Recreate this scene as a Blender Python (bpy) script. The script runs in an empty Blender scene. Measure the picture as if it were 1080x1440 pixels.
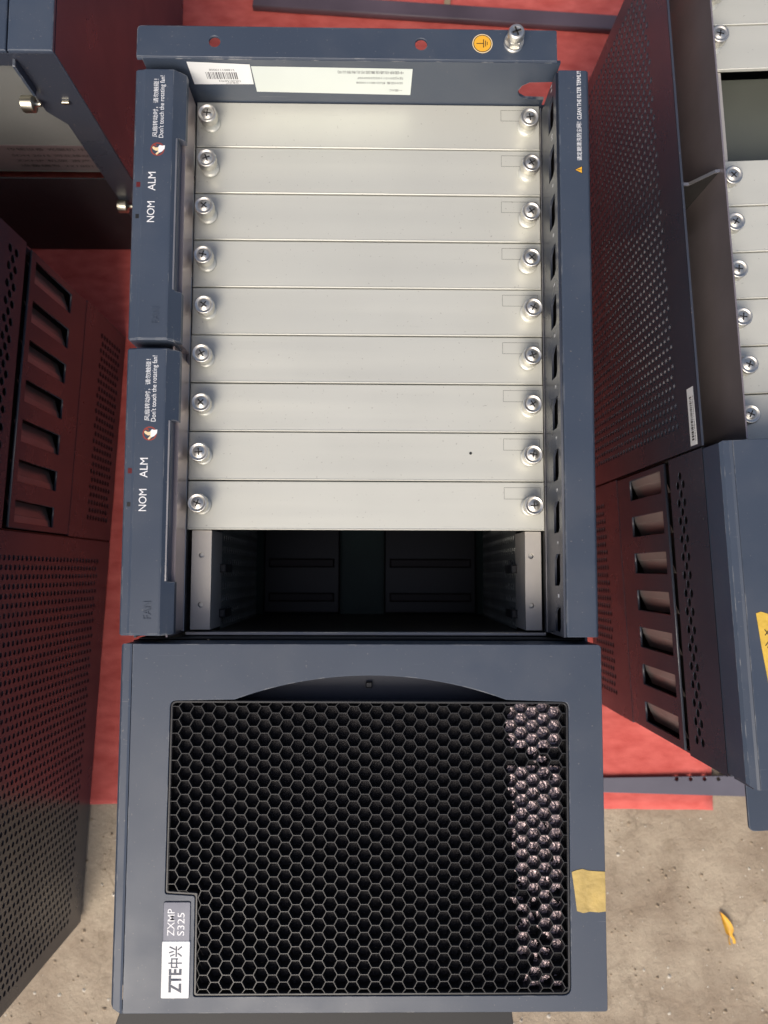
import bpy, math, random
from mathutils import Vector, Matrix, noise
random.seed(7)
sc = bpy.context.scene
col = sc.collection
rad = math.radians
MM = 0.001
FRONT = 235.0            # mm, height of the chassis front faces above the cloth

# ------------------------------------------------------------------ camera
cam = bpy.data.cameras.new('camera'); cam_o = bpy.data.objects.new('camera', cam); col.objects.link(cam_o)
cam.sensor_fit = 'VERTICAL'; cam.sensor_height = 24.0; cam.lens = 18.0
cam.clip_start = 0.01; cam.clip_end = 200
cam_o.location = (0, 0, (FRONT + 354) * MM)
cam_o.rotation_euler = (rad(4.508), rad(-0.779), rad(0.187))
sc.camera = cam_o
cam.dof.use_dof = True; cam.dof.focus_distance = 0.372; cam.dof.aperture_fstop = 8.0

# ------------------------------------------------------------------ light
SUN_EL, SUN_AZ = 50.0, 200.0           # degrees, azimuth clockwise from +Y
world = bpy.data.worlds.new('World'); sc.world = world; world.use_nodes = True
wn = world.node_tree; bg = wn.nodes['Background']
sky = wn.nodes.new('ShaderNodeTexSky'); sky.sky_type = 'NISHITA'; sky.sun_disc = False
sky.sun_elevation = rad(SUN_EL); sky.sun_rotation = rad(SUN_AZ)
sky.air_density = 0.6; sky.dust_density = 4.0; sky.ozone_density = 0.4
wn.links.new(sky.outputs[0], bg.inputs[0]); bg.inputs[1].default_value = 0.12
sun = bpy.data.lights.new('sun', 'SUN'); sun.energy = 1.9; sun.angle = rad(38); sun.color = (1.0, 0.93, 0.82)
sun_o = bpy.data.objects.new('sun', sun); col.objects.link(sun_o)
sd = Vector((math.sin(rad(SUN_AZ)) * math.cos(rad(SUN_EL)), math.cos(rad(SUN_AZ)) * math.cos(rad(SUN_EL)), math.sin(rad(SUN_EL))))
sun_o.location = sd * 3
sun_o.rotation_euler = sd.to_track_quat('Z', 'Y').to_euler()
vs = sc.view_settings
vs.view_transform = 'Standard'; vs.look = 'None'; vs.gamma = 1; vs.use_curve_mapping = False
vs.exposure = 0.35

# ------------------------------------------------------------------ materials
def lin(r, g, b):
    f = lambda c: (c / 255 / 12.92) if c <= 10 else ((c / 255 + 0.055) / 1.055) ** 2.4
    return (f(r), f(g), f(b), 1)

def mat(name, base, rough=0.5, metal=0.0, spec=0.5, bump=None, vary=None, rvary=None, coat=0.0, stretch=None, dust=None, scratch=None):
    """bump=(scale, strength, distance); vary=(scale, amount); rvary=(scale, amount)"""
    m = bpy.data.materials.new(name); m.use_nodes = True
    nt = m.node_tree; p = nt.nodes['Principled BSDF']
    p.inputs['Base Color'].default_value = base
    p.inputs['Roughness'].default_value = rough
    p.inputs['Metallic'].default_value = metal
    p.inputs['Specular IOR Level'].default_value = spec
    p.inputs['Coat Weight'].default_value = coat
    tc0 = nt.nodes.new('ShaderNodeTexCoord'); oi = nt.nodes.new('ShaderNodeObjectInfo')
    sh = nt.nodes.new('ShaderNodeVectorMath'); sh.operation = 'MULTIPLY_ADD'; sh.inputs[1].default_value = (7.3, 5.1, 9.7)
    nt.links.new(oi.outputs['Random'], sh.inputs[0]); nt.links.new(tc0.outputs['Object'], sh.inputs[2])   # every object gets its own piece of the pattern
    vec = src = sh.outputs[0]
    if stretch:
        mp = nt.nodes.new('ShaderNodeMapping'); mp.inputs['Scale'].default_value = stretch
        nt.links.new(vec, mp.inputs[0]); vec = mp.outputs[0]
    def nz(scale, detail=4, v=None):
        n = nt.nodes.new('ShaderNodeTexNoise'); n.inputs['Scale'].default_value = scale; n.inputs['Detail'].default_value = detail
        nt.links.new(v or vec, n.inputs['Vector']); return n.outputs['Fac']
    if bump:
        b = nt.nodes.new('ShaderNodeBump'); b.inputs['Strength'].default_value = bump[1]; b.inputs['Distance'].default_value = bump[2]
        nt.links.new(nz(bump[0], 3), b.inputs['Height']); nt.links.new(b.outputs[0], p.inputs['Normal'])
    if vary:
        mr = nt.nodes.new('ShaderNodeMapRange'); mr.inputs[1].default_value = 0.3; mr.inputs[2].default_value = 0.7
        mr.inputs[3].default_value = 1 - vary[1]; mr.inputs[4].default_value = 1 + vary[1]
        nt.links.new(nz(vary[0], 6, src), mr.inputs[0])
        mx = nt.nodes.new('ShaderNodeVectorMath'); mx.operation = 'SCALE'
        mx.inputs[0].default_value = base[:3]; nt.links.new(mr.outputs[0], mx.inputs['Scale'])
        nt.links.new(mx.outputs[0], p.inputs['Base Color'])
    if dust or scratch:
        def over(fac, colour):
            mx = nt.nodes.new('ShaderNodeMixRGB'); mx.inputs[2].default_value = colour; nt.links.new(fac, mx.inputs[0])
            if p.inputs['Base Color'].is_linked: nt.links.new(p.inputs['Base Color'].links[0].from_socket, mx.inputs[1])
            else: mx.inputs[1].default_value = base
            nt.links.new(mx.outputs[0], p.inputs['Base Color'])
        def thr(v, lo, hi, top):
            r = nt.nodes.new('ShaderNodeMapRange'); r.inputs[1].default_value = lo; r.inputs[2].default_value = hi; r.inputs[4].default_value = top
            nt.links.new(v, r.inputs[0]); return r.outputs[0]
        if dust:                                           # specks and settled dust: (scale, threshold, colour, amount)
            over(thr(nz(dust[0], 2, src), dust[1], dust[1] + .05, dust[3]), dust[2])
            over(thr(nz(dust[0] * .04, 6, src), .52, .78, dust[3] * .14), dust[2])
        if scratch:                                        # a few long thin scuffs: (colour, amount)
            for rot, thr0 in ((.62, .765), (-1.1, .77)):
                mp = nt.nodes.new('ShaderNodeMapping'); mp.inputs['Rotation'].default_value = (0, 0, rot); mp.inputs['Scale'].default_value = (30, 1100, 1100)
                nt.links.new(src, mp.inputs[0]); over(thr(nz(1.0, 2, mp.outputs[0]), thr0, thr0 + .03, scratch[1]), scratch[0])
    if rvary:
        mr = nt.nodes.new('ShaderNodeMapRange'); mr.inputs[1].default_value = 0.3; mr.inputs[2].default_value = 0.7
        mr.inputs[3].default_value = max(0.02, rough - rvary[1]); mr.inputs[4].default_value = rough + rvary[1]
        nt.links.new(nz(rvary[0], 5), mr.inputs[0]); nt.links.new(mr.outputs[0], p.inputs['Roughness'])
    return m

BLUE = mat('blue_grey_paint', (0.045, 0.060, 0.088, 1), 0.42, 0, 0.5, bump=(2600, 0.2, 0.0002), vary=(9, 0.10), rvary=(30, 0.09), dust=(900, .705, (0.26, 0.24, 0.21, 1), .45), scratch=((0.20, 0.21, 0.23, 1), .5))
def wear(m, colour, radius=0.0007):
    nt = m.node_tree; p = nt.nodes['Principled BSDF']; L = nt.links
    bv = nt.nodes.new('ShaderNodeBevel'); bv.samples = 4; bv.inputs['Radius'].default_value = radius
    ge = nt.nodes.new('ShaderNodeNewGeometry'); dt = nt.nodes.new('ShaderNodeVectorMath'); dt.operation = 'DOT_PRODUCT'
    L.new(bv.outputs[0], dt.inputs[0]); L.new(ge.outputs['True Normal'], dt.inputs[1])
    r = nt.nodes.new('ShaderNodeMapRange'); r.inputs[1].default_value = .985; r.inputs[2].default_value = .90; L.new(dt.outputs['Value'], r.inputs[0])
    tc = nt.nodes.new('ShaderNodeTexCoord'); n = nt.nodes.new('ShaderNodeTexNoise'); n.inputs['Scale'].default_value = 130; n.inputs['Detail'].default_value = 5
    L.new(tc.outputs['Object'], n.inputs[0]); r2 = nt.nodes.new('ShaderNodeMapRange'); r2.inputs[1].default_value = .52; r2.inputs[2].default_value = .66; r2.inputs[4].default_value = .8
    L.new(n.outputs[0], r2.inputs[0]); mu = nt.nodes.new('ShaderNodeMath'); mu.operation = 'MULTIPLY'; L.new(r.outputs[0], mu.inputs[0]); L.new(r2.outputs[0], mu.inputs[1])
    mx = nt.nodes.new('ShaderNodeMixRGB'); mx.inputs[2].default_value = colour; L.new(mu.outputs[0], mx.inputs[0])
    L.new(p.inputs['Base Color'].links[0].from_socket, mx.inputs[1]); L.new(mx.outputs[0], p.inputs['Base Color'])
wear(BLUE, (0.34, 0.34, 0.33, 1))
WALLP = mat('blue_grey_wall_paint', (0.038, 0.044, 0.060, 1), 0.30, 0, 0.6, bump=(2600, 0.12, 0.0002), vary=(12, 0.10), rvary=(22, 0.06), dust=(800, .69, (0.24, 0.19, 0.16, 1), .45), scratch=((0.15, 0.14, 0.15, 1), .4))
DARKP = mat('near_black_steel', (0.006, 0.006, 0.0065, 1), 0.6, bump=(1500, 0.1, 0.0002))  # near-black tone for the middle chassis's lower ear
ZINC = mat('zinc_plate', (0.655, 0.655, 0.585, 1), 0.42, 0.35, 0.5, bump=(700, 0.10, 0.0002), vary=(14, 0.045), rvary=(120, 0.08), stretch=(0.03, 1, 1), dust=(700, .70, (0.30, 0.28, 0.24, 1), .5), scratch=((0.42, 0.42, 0.38, 1), .35))
STEEL = mat('galvanised_steel', (0.46, 0.44, 0.43, 1), 0.34, 0.85, 0.5, bump=(900, 0.08, 0.0002), vary=(40, 0.10), rvary=(60, 0.08))
NICKEL = mat('nickel', (0.72, 0.70, 0.64, 1), 0.44, 1.0, 0.5, vary=(250, 0.16), rvary=(300, 0.10))
SLOTD = mat('screw_recess_shade', (0.05, 0.047, 0.042, 1), 0.5, 0.6)
BLACK = mat('black_plastic', (0.022, 0.022, 0.023, 1), 0.34, 0, 0.5, rvary=(90, 0.07))
FOAMDARK = mat('filter_foam_dark_backing', (0.019, 0.017, 0.020, 1), 0.55, 0, 0.45, bump=(1500, 0.9, 0.0008), dust=(1400, .66, (0.12, 0.11, 0.10, 1), .6))  # filter foam, also black backings that stand in for shade in openings
REFLFILM = mat('reflection_film', (0.27, 0.215, 0.22, 1), 0.30, 0.9, 0.6, bump=(900, 0.6, 0.0005), vary=(700, .35))  # metallic, gives the grille columns their bright sky reflection
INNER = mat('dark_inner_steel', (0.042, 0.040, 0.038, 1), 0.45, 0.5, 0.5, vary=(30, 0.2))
BOARD = mat('backplane_green', (0.022, 0.060, 0.048, 1), 0.5, vary=(25, 0.25))
CONN = mat('connector_black', (0.011, 0.010, 0.010, 1), 0.4)
PAPER = mat('white_paper', (0.80, 0.81, 0.80, 1), 0.45, bump=(600, 0.05, 0.0002), vary=(30, 0.03))
PAPERG = mat('green_tinted_paper', (0.66, 0.71, 0.66, 1), 0.5, bump=(600, 0.05, 0.0002), vary=(30, 0.03))
INK = mat('grey_ink', (0.10, 0.10, 0.11, 1), 0.6)
INKD = mat('slate_ink', (0.045, 0.055, 0.085, 1), 0.5)
WHITE = mat('white_print', (0.80, 0.80, 0.80, 1), 0.5)
AMBER = mat('amber_sticker', (0.78, 0.40, 0.035, 1), 0.4)
CREAM = mat('pale_cream_print', (0.80, 0.62, 0.36, 1), 0.5)
REDP = mat('red_print', (0.30, 0.045, 0.025, 1), 0.5)
BLKP = mat('black_print', (0.012, 0.012, 0.012, 1), 0.5)
LEDR = mat('dull_red_led', (0.11, 0.015, 0.015, 1), 0.3)
SLATE = mat('slate_plate', (0.060, 0.066, 0.098, 1), 0.28, 0.2, rvary=(60, 0.06))
TAPE = mat('masking_tape', (0.52, 0.37, 0.115, 1), 0.6, bump=(420, 0.5, 0.0008), vary=(160, 0.16))
TAPEY = mat('yellow_masking_tape', (0.66, 0.43, 0.06, 1), 0.55, bump=(420, 0.5, 0.0008), vary=(140, 0.10))
SHADE = mat('shaded_recess_paint', (0.030, 0.034, 0.050, 1), 0.45, bump=(2600, 0.1, 0.0002))  # door paint darkened, the pocket's shade put into its colour
MAUVE = mat('worn_strip_paint', (0.115, 0.085, 0.105, 1), 0.45, vary=(20, 0.25))
LAV = mat('pale_grey_paint', (0.12, 0.115, 0.145, 1), 0.4, bump=(2600, 0.1, 0.0002), vary=(30, 0.10))
BRASS = mat('yellowed_nickel', (0.58, 0.55, 0.44, 1), 0.34, 1.0)
PALE = mat('pale_grey_panel', (0.17, 0.175, 0.165, 1), 0.5, vary=(20, 0.1))
MAUVEP = mat('pinkish_label', (0.14, 0.105, 0.105, 1), 0.55)
BOARDG = mat('lit_slot_grey_green', (0.13, 0.14, 0.12, 1), 0.4, 0.3, vary=(14, 0.15))
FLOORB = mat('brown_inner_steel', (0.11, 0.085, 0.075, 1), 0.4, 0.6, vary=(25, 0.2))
CONNR = mat('connector_brown', (0.026, 0.017, 0.016, 1), 0.5)
BEIGE = mat('beige_strap', (0.36, 0.28, 0.18, 1), 0.7)

def cloth_mat():
    m = bpy.data.materials.new('red_cloth'); m.use_nodes = True; nt = m.node_tree; p = nt.nodes['Principled BSDF']
    tc = nt.nodes.new('ShaderNodeTexCoord')
    n = nt.nodes.new('ShaderNodeTexNoise'); n.inputs['Scale'].default_value = 60; n.inputs['Detail'].default_value = 8
    mp = nt.nodes.new('ShaderNodeMapping'); mp.inputs['Scale'].default_value = (1, 2.2, 1)
    nt.links.new(tc.outputs['Object'], mp.inputs[0]); nt.links.new(mp.outputs[0], n.inputs[0])
    cr = nt.nodes.new('ShaderNodeValToRGB'); e = cr.color_ramp.elements
    e[0].position = 0.3; e[0].color = (0.54, 0.095, 0.080, 1); e[1].position = 0.72; e[1].color = (0.72, 0.165, 0.142, 1)
    nt.links.new(n.outputs[0], cr.inputs[0]); nt.links.new(cr.outputs[0], p.inputs['Base Color'])
    p.inputs['Roughness'].default_value = 0.9; p.inputs['Specular IOR Level'].default_value = 0.15
    p.inputs['Sheen Weight'].default_value = 0.25; p.inputs['Sheen Tint'].default_value = (1, 0.5, 0.45, 1)
    n2 = nt.nodes.new('ShaderNodeTexNoise'); n2.inputs['Scale'].default_value = 1400; n2.inputs['Detail'].default_value = 2
    nt.links.new(tc.outputs['Object'], n2.inputs[0])
    b = nt.nodes.new('ShaderNodeBump'); b.inputs['Strength'].default_value = 0.5; b.inputs['Distance'].default_value = 0.0006
    nt.links.new(n2.outputs[0], b.inputs['Height']); nt.links.new(b.outputs[0], p.inputs['Normal'])
    return m

def ground_mat():
    m = bpy.data.materials.new('dusty_ground'); m.use_nodes = True; nt = m.node_tree; p = nt.nodes['Principled BSDF']
    tc = nt.nodes.new('ShaderNodeTexCoord'); L = nt.links
    def nz(s, d, rough=0.6):
        n = nt.nodes.new('ShaderNodeTexNoise'); n.inputs['Scale'].default_value = s; n.inputs['Detail'].default_value = d
        n.inputs['Roughness'].default_value = rough; L.new(tc.outputs['Object'], n.inputs[0]); return n.outputs[0]
    cr = nt.nodes.new('ShaderNodeValToRGB'); e = cr.color_ramp.elements
    e[0].position = 0.32; e[0].color = (0.25, 0.192, 0.138, 1); e[1].position = 0.62; e[1].color = (0.46, 0.385, 0.29, 1)
    L.new(nz(13, 10, 0.66), cr.inputs[0])
    # dark dirt patches
    r2 = nt.nodes.new('ShaderNodeMapRange'); r2.inputs[1].default_value = 0.58; r2.inputs[2].default_value = 0.74; L.new(nz(34, 8, 0.7), r2.inputs[0])
    mx = nt.nodes.new('ShaderNodeMixRGB'); mx.blend_type = 'MULTIPLY'; mx.inputs[2].default_value = (0.62, 0.60, 0.56, 1)
    L.new(r2.outputs[0], mx.inputs[0]); L.new(cr.outputs[0], mx.inputs[1])
    r3 = nt.nodes.new('ShaderNodeMapRange'); r3.inputs[1].default_value = 0.70; r3.inputs[2].default_value = 0.76; L.new(nz(260, 3), r3.inputs[0])
    m2 = nt.nodes.new('ShaderNodeMixRGB'); m2.inputs[2].default_value = (0.62, 0.56, 0.46, 1)
    L.new(r3.outputs[0], m2.inputs[0]); L.new(mx.outputs[0], m2.inputs[1]); L.new(m2.outputs[0], p.inputs['Base Color'])
    vo = nt.nodes.new('ShaderNodeTexVoronoi'); vo.feature = 'DISTANCE_TO_EDGE'; vo.inputs['Scale'].default_value = 9
    wv = nt.nodes.new('ShaderNodeVectorMath'); wv.operation = 'MULTIPLY_ADD'; wv.inputs[1].default_value = (.16, .16, .16)
    nn = nt.nodes.new('ShaderNodeTexNoise'); nn.inputs['Scale'].default_value = 22; nn.inputs['Detail'].default_value = 6; L.new(tc.outputs['Object'], nn.inputs[0])
    L.new(nn.outputs['Color'], wv.inputs[0]); L.new(tc.outputs['Object'], wv.inputs[2]); L.new(wv.outputs[0], vo.inputs['Vector'])
    rc = nt.nodes.new('ShaderNodeMapRange'); rc.inputs[1].default_value = 0.0; rc.inputs[2].default_value = 0.035; rc.inputs[3].default_value = 0.75; rc.inputs[4].default_value = 0.0
    L.new(vo.outputs['Distance'], rc.inputs[0])
    mk = nt.nodes.new('ShaderNodeMath'); mk.operation = 'MULTIPLY'; rk = nt.nodes.new('ShaderNodeMapRange'); rk.inputs[1].default_value = .5; rk.inputs[2].default_value = .66
    L.new(nz(7, 4), rk.inputs[0]); L.new(rc.outputs[0], mk.inputs[0]); L.new(rk.outputs[0], mk.inputs[1])
    m3 = nt.nodes.new('ShaderNodeMixRGB'); m3.inputs[2].default_value = (0.13, 0.10, 0.07, 1); L.new(mk.outputs[0], m3.inputs[0]); L.new(m2.outputs[0], m3.inputs[1])
    L.new(m3.outputs[0], p.inputs['Base Color'])
    p.inputs['Roughness'].default_value = 0.92; p.inputs['Specular IOR Level'].default_value = 0.2
    b = nt.nodes.new('ShaderNodeBump'); b.inputs['Strength'].default_value = 0.7; b.inputs['Distance'].default_value = 0.004
    L.new(nz(70, 10, 0.7), b.inputs['Height']); L.new(b.outputs[0], p.inputs['Normal'])
    return m

# ------------------------------------------------------------------ mesh helpers (mm in, metres out; z given with the front plane at 0)
class MB:
    def __init__(s): s.v = []; s.f = []; s.m = []; s.sm = []
    def add(s, vs, fs, mi=0, smooth=False):
        o = len(s.v); s.v += [tuple(q) for q in vs]
        for f in fs: s.f.append([i + o for i in f]); s.m.append(mi); s.sm.append(smooth)
        return s
    def quad(s, a, b, c, d, mi=0): return s.add([a, b, c, d], [[0, 1, 2, 3]], mi)
    def box(s, x0, x1, y0, y1, z0, z1, mi=0, ch=0.0):
        if ch <= 0:
            return s.add([(x, y, z) for z in (z0, z1) for y in (y0, y1) for x in (x0, x1)],
                         [[0, 2, 3, 1], [4, 5, 7, 6], [0, 1, 5, 4], [2, 6, 7, 3], [0, 4, 6, 2], [1, 3, 7, 5]], mi)
        # chamfer round the top edge
        t = [(x0, y0, z0), (x1, y0, z0), (x1, y1, z0), (x0, y1, z0), (x0, y0, z1 - ch), (x1, y0, z1 - ch), (x1, y1, z1 - ch), (x0, y1, z1 - ch),
             (x0 + ch, y0 + ch, z1), (x1 - ch, y0 + ch, z1), (x1 - ch, y1 - ch, z1), (x0 + ch, y1 - ch, z1)]
        fs = [[3, 2, 1, 0], [8, 9, 10, 11]]
        for i in range(4):
            j = (i + 1) % 4; fs += [[i, j, j + 4, i + 4], [i + 4, j + 4, j + 8, i + 8]]
        return s.add(t, fs, mi)
    def prism_y(s, prof, y0, y1, mi=0, caps=True):      # profile of (x, z) counter-clockwise seen from -Y
        n = len(prof); vs = [(x, y0, z) for x, z in prof] + [(x, y1, z) for x, z in prof]
        fs = [[i, (i + 1) % n, (i + 1) % n + n, i + n] for i in range(n)]
        if caps: fs += [list(range(n))[::-1], [i + n for i in range(n)]]
        return s.add(vs, fs, mi)
    def prism_z(s, poly, z0, z1, mi=0):
        n = len(poly); vs = [(x, y, z0) for x, y in poly] + [(x, y, z1) for x, y in poly]
        return s.add(vs, [[i, (i + 1) % n, (i + 1) % n + n, i + n] for i in range(n)] + [list(range(n))[::-1], [i + n for i in range(n)]], mi)
    def lathe(s, prof, cx, cy, n=20, mi=0, smooth=True, knurl=None):   # prof: (r, z) from bottom to top
        vs = []
        for k, (r, z) in enumerate(prof):
            for i in range(n):
                rr = r * (1 - (0.05 if knurl and k in knurl and i % 2 else 0)); a = 2 * math.pi * i / n
                vs.append((cx + rr * math.cos(a), cy + rr * math.sin(a), z))
        fs = [[k * n + i, k * n + (i + 1) % n, (k + 1) * n + (i + 1) % n, (k + 1) * n + i] for k in range(len(prof) - 1) for i in range(n)]
        s.add(vs, fs, mi, smooth)
        return s.add([vs[(len(prof) - 1) * n + i] for i in range(n)], [list(range(n))], mi)
    def mesh(s, name, mats):
        me = bpy.data.meshes.new(name)
        me.from_pydata([(x * MM, y * MM, (z + FRONT) * MM) for x, y, z in s.v], [], s.f)
        for m in (mats if isinstance(mats, (list, tuple)) else [mats]): me.materials.append(m)
        me.polygons.foreach_set('material_index', s.m); me.polygons.foreach_set('use_smooth', s.sm)
        me.update(); return me
    def build(s, name, mats, parent=None):
        return link(name, s.mesh(name, mats), parent)

def link(name, me, parent=None, loc=None):
    o = bpy.data.objects.new(name, me); col.objects.link(o)
    if parent is not None: o.parent = parent
    if loc: o.location = [c * MM for c in loc]
    return o

def bevel(o, w=0.4, seg=2):
    m = o.modifiers.new('bevel', 'BEVEL'); m.width = w * MM; m.segments = seg; m.limit_method = 'ANGLE'; m.angle_limit = rad(40)
    for p in o.data.polygons: p.use_smooth = True
    w_ = o.modifiers.new('wn', 'WEIGHTED_NORMAL'); w_.keep_sharp = True
    return o

def curve_mesh(cu):
    o = bpy.data.objects.new('tmp', cu); col.objects.link(o)
    dg = bpy.context.evaluated_depsgraph_get(); dg.update()
    me = bpy.data.meshes.new_from_object(o.evaluated_get(dg), depsgraph=dg)
    bpy.data.objects.remove(o); bpy.data.curves.remove(cu); return me

def plate(name, loops, z0, z1, m, parent, bev=0.0, frame=None):
    """flat plate with holes: loops of (u, v) in mm; frame maps (u, v, w) to local mm"""
    cu = bpy.data.curves.new(name, 'CURVE'); cu.dimensions = '2D'; cu.fill_mode = 'BOTH'
    t = z1 - z0; cu.extrude = max(t / 2 - bev, 0.0001); cu.bevel_depth = bev; cu.bevel_resolution = 1; cu.offset = -bev
    for lp in loops:
        sp = cu.splines.new('POLY'); sp.points.add(len(lp) - 1); sp.use_cyclic_u = True
        for p, q in zip(sp.points, lp): p.co = (q[0], q[1], 0, 1)
    me = curve_mesh(cu); me.name = name
    for v in me.vertices:
        x, y, w = v.co.x, v.co.y, v.co.z + (z0 + z1) / 2
        if frame: x, y, w = frame(x, y, w)
        v.co = (x * MM, y * MM, (w + FRONT) * MM)
    me.materials.clear(); me.materials.append(m)
    return link(name, me, parent)

def rrect(x0, y0, x1, y1, r, n=4):
    pts = []
    for cx, cy, a0 in ((x1 - r, y1 - r, 0), (x0 + r, y1 - r, 90), (x0 + r, y0 + r, 180), (x1 - r, y0 + r, 270)):
        for i in range(n + 1):
            a = rad(a0 + 90 * i / n); pts.append((cx + r * math.cos(a), cy + r * math.sin(a)))
    return pts
def circ(cx, cy, r, n=20): return [(cx + r * math.cos(2 * math.pi * i / n), cy + r * math.sin(2 * math.pi * i / n)) for i in range(n)]
def rounded(poly, r, n=4):
    """round every corner of a polygon; r is a number or one value per corner"""
    out = []; N = len(poly)
    for i in range(N):
        p0, p1, p2 = Vector(poly[i - 1]), Vector(poly[i]), Vector(poly[(i + 1) % N]); rr = r[i] if isinstance(r, (list, tuple)) else r
        a = (p0 - p1); b = (p2 - p1); d = min(rr, a.length / 2, b.length / 2); a = p1 + a.normalized() * d; b = p1 + b.normalized() * d
        for k in range(n + 1):
            t = k / n; q = a * (1 - t) ** 2 + p1 * 2 * t * (1 - t) + b * t * t; out.append((q.x, q.y))
    return out

TEXT_CACHE = {}
def text(s, length, height, m, parent, pos, rot=90, name='lettering', frame=None, thick=0.04, bold=0.0):
    """flat lettering fitted into length x height (mm), centred on pos=(x, y, z); rot in degrees about the plate normal"""
    cu = bpy.data.curves.new('t', 'FONT'); cu.body = s; cu.size = 1; cu.fill_mode = 'FRONT'; cu.resolution_u = 3; cu.offset = bold
    me = curve_mesh(cu); me.name = name
    xs = [v.co.x for v in me.vertices]; ys = [v.co.y for v in me.vertices]
    cx, cy = (min(xs) + max(xs)) / 2, (min(ys) + max(ys)) / 2; w, h = max(xs) - min(xs), max(ys) - min(ys)
    c, sn = math.cos(rad(rot)), math.sin(rad(rot))
    for v in me.vertices:
        a, b = (v.co.x - cx) * length / w, (v.co.y - cy) * height / h
        x, y, z = pos[0] + a * c - b * sn, pos[1] + a * sn + b * c, pos[2] + thick
        if frame: x, y, z = frame(x, y, z)
        v.co = (x * MM, y * MM, (z + FRONT) * MM)
    me.materials.clear(); me.materials.append(m)
    return link(name, me, parent)

def perf(mb, P, u0, u1, v0, v1, pu, pv, r, depth, mi=0):
    """perforated sheet over u0..u1, v0..v1; P(u, v, w) -> xyz; staggered rows of octagonal holes, short walls behind"""
    nv = max(1, int((v1 - v0) / pv)); pv = (v1 - v0) / nv; nu = max(2, int((u1 - u0) / pu)); pu = (u1 - u0) / nu
    for j in range(nv):
        va, vb = v0 + j * pv, v0 + (j + 1) * pv; vc = (va + vb) / 2
        if j % 2:
            mb.add([P(u0, va, 0), P(u0 + pu / 2, va, 0), P(u0 + pu / 2, vb, 0), P(u0, vb, 0)], [[0, 1, 2, 3]], mi)
            mb.add([P(u1 - pu / 2, va, 0), P(u1, va, 0), P(u1, vb, 0), P(u1 - pu / 2, vb, 0)], [[0, 1, 2, 3]], mi)
        for i in range(nu - (j % 2)):
            ua = u0 + i * pu + (pu / 2 if j % 2 else 0); ub = ua + pu; uc = (ua + ub) / 2
            outer = [(ub, vc), (ub, vb), (uc, vb), (ua, vb), (ua, vc), (ua, va), (uc, va), (ub, va)]
            inner = [(uc + r * math.cos(k * math.pi / 4), vc + r * math.sin(k * math.pi / 4)) for k in range(8)]
            vs = [P(a, b, 0) for a, b in outer] + [P(a, b, 0) for a, b in inner] + [P(a, b, depth) for a, b in inner]
            fs = [[k, (k + 1) % 8, (k + 1) % 8 + 8, k + 8] for k in range(8)] + [[k + 8, (k + 1) % 8 + 8, (k + 1) % 8 + 16, k + 16] for k in range(8)]
            mb.add(vs, fs, mi)

def thing(name, label, cat, loc=(0, 0, 0), rz=0.0, group=None):
    o = bpy.data.objects.new(name, None); col.objects.link(o); o.empty_display_size = 0.05
    o.location = [c * MM for c in loc]; o.rotation_euler = (0, 0, rad(rz))
    o['label'] = label; o['category'] = cat
    if group: o['group'] = group
    return o
def tag(o, label, cat=None, kind=None):
    if label: o['label'] = label
    if cat: o['category'] = cat
    if kind: o['kind'] = kind
    return o

# ------------------------------------------------------------------ the setting: ground and cloth
def sheet(name, x0, x1, y0, y1, nx, ny, zf, m):
    vs = []; fs = []
    for j in range(ny + 1):
        for i in range(nx + 1):
            x = x0 + (x1 - x0) * i / nx; y = y0 + (y1 - y0) * j / ny; vs.append((x * MM, y * MM, zf(x, y) * MM))
    for j in range(ny):
        for i in range(nx):
            a = j * (nx + 1) + i; fs.append((a, a + 1, a + nx + 2, a + nx + 1))
    me = bpy.data.meshes.new(name); me.from_pydata(vs, [], fs); me.materials.append(m)
    for p in me.polygons: p.use_smooth = True
    return link(name, me)

GM = ground_mat()
g = sheet('ground', -2500, 2500, -2500, 2500, 2, 2, lambda x, y: -4.0, GM); tag(g, None, None, 'structure')
CM = cloth_mat()
def cz(x, y):
    w = noise.noise(Vector((x / 60, y / 45, 2.0))) * 0.6 + noise.noise(Vector((x / 160, y / 30, 7.0))) * 0.5
    c = 1.0 - abs(noise.noise(Vector((x / 90, y / 38, 4.0)))) * 5.0          # sharper fold lines
    return -1.2 + 0.9 * w + (0.9 * c if c > 0 else 0)
cl = sheet('red_cloth', -900, 256, -177, 1300, 150, 190, cz, CM)
for v in cl.data.vertices:
    if v.co.y < -0.174: v.co.y += 0.0045 * (v.co.x * -1 + 0.25) / 0.45 * 1.0 + 0.0006 * noise.noise(Vector((v.co.x * 60, 0, 0)))
    if v.co.x > 0.25: v.co.x += 0.0008 * noise.noise(Vector((v.co.y * 50, 3, 0)))
so = cl.modifiers.new('s', 'SOLIDIFY'); so.thickness = 1.5 * MM; so.offset = -1
tag(cl, 'red felt cloth spread on the dusty ground beneath the four chassis', 'cloth')

# ------------------------------------------------------------------ chassis parts (local mm, front plane z = 0)
XL, XR, YB, YS, YT, ZB = -115.0, 104.0, -193.0, -31.5, 247.4, -235.0
PITCH = 25.13
ROWC = [YT - PITCH * (k + 0.5) for k in range(11)]
CACHE = {}
def cached(key, fn):
    if key not in CACHE: CACHE[key] = fn()
    return CACHE[key]

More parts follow.
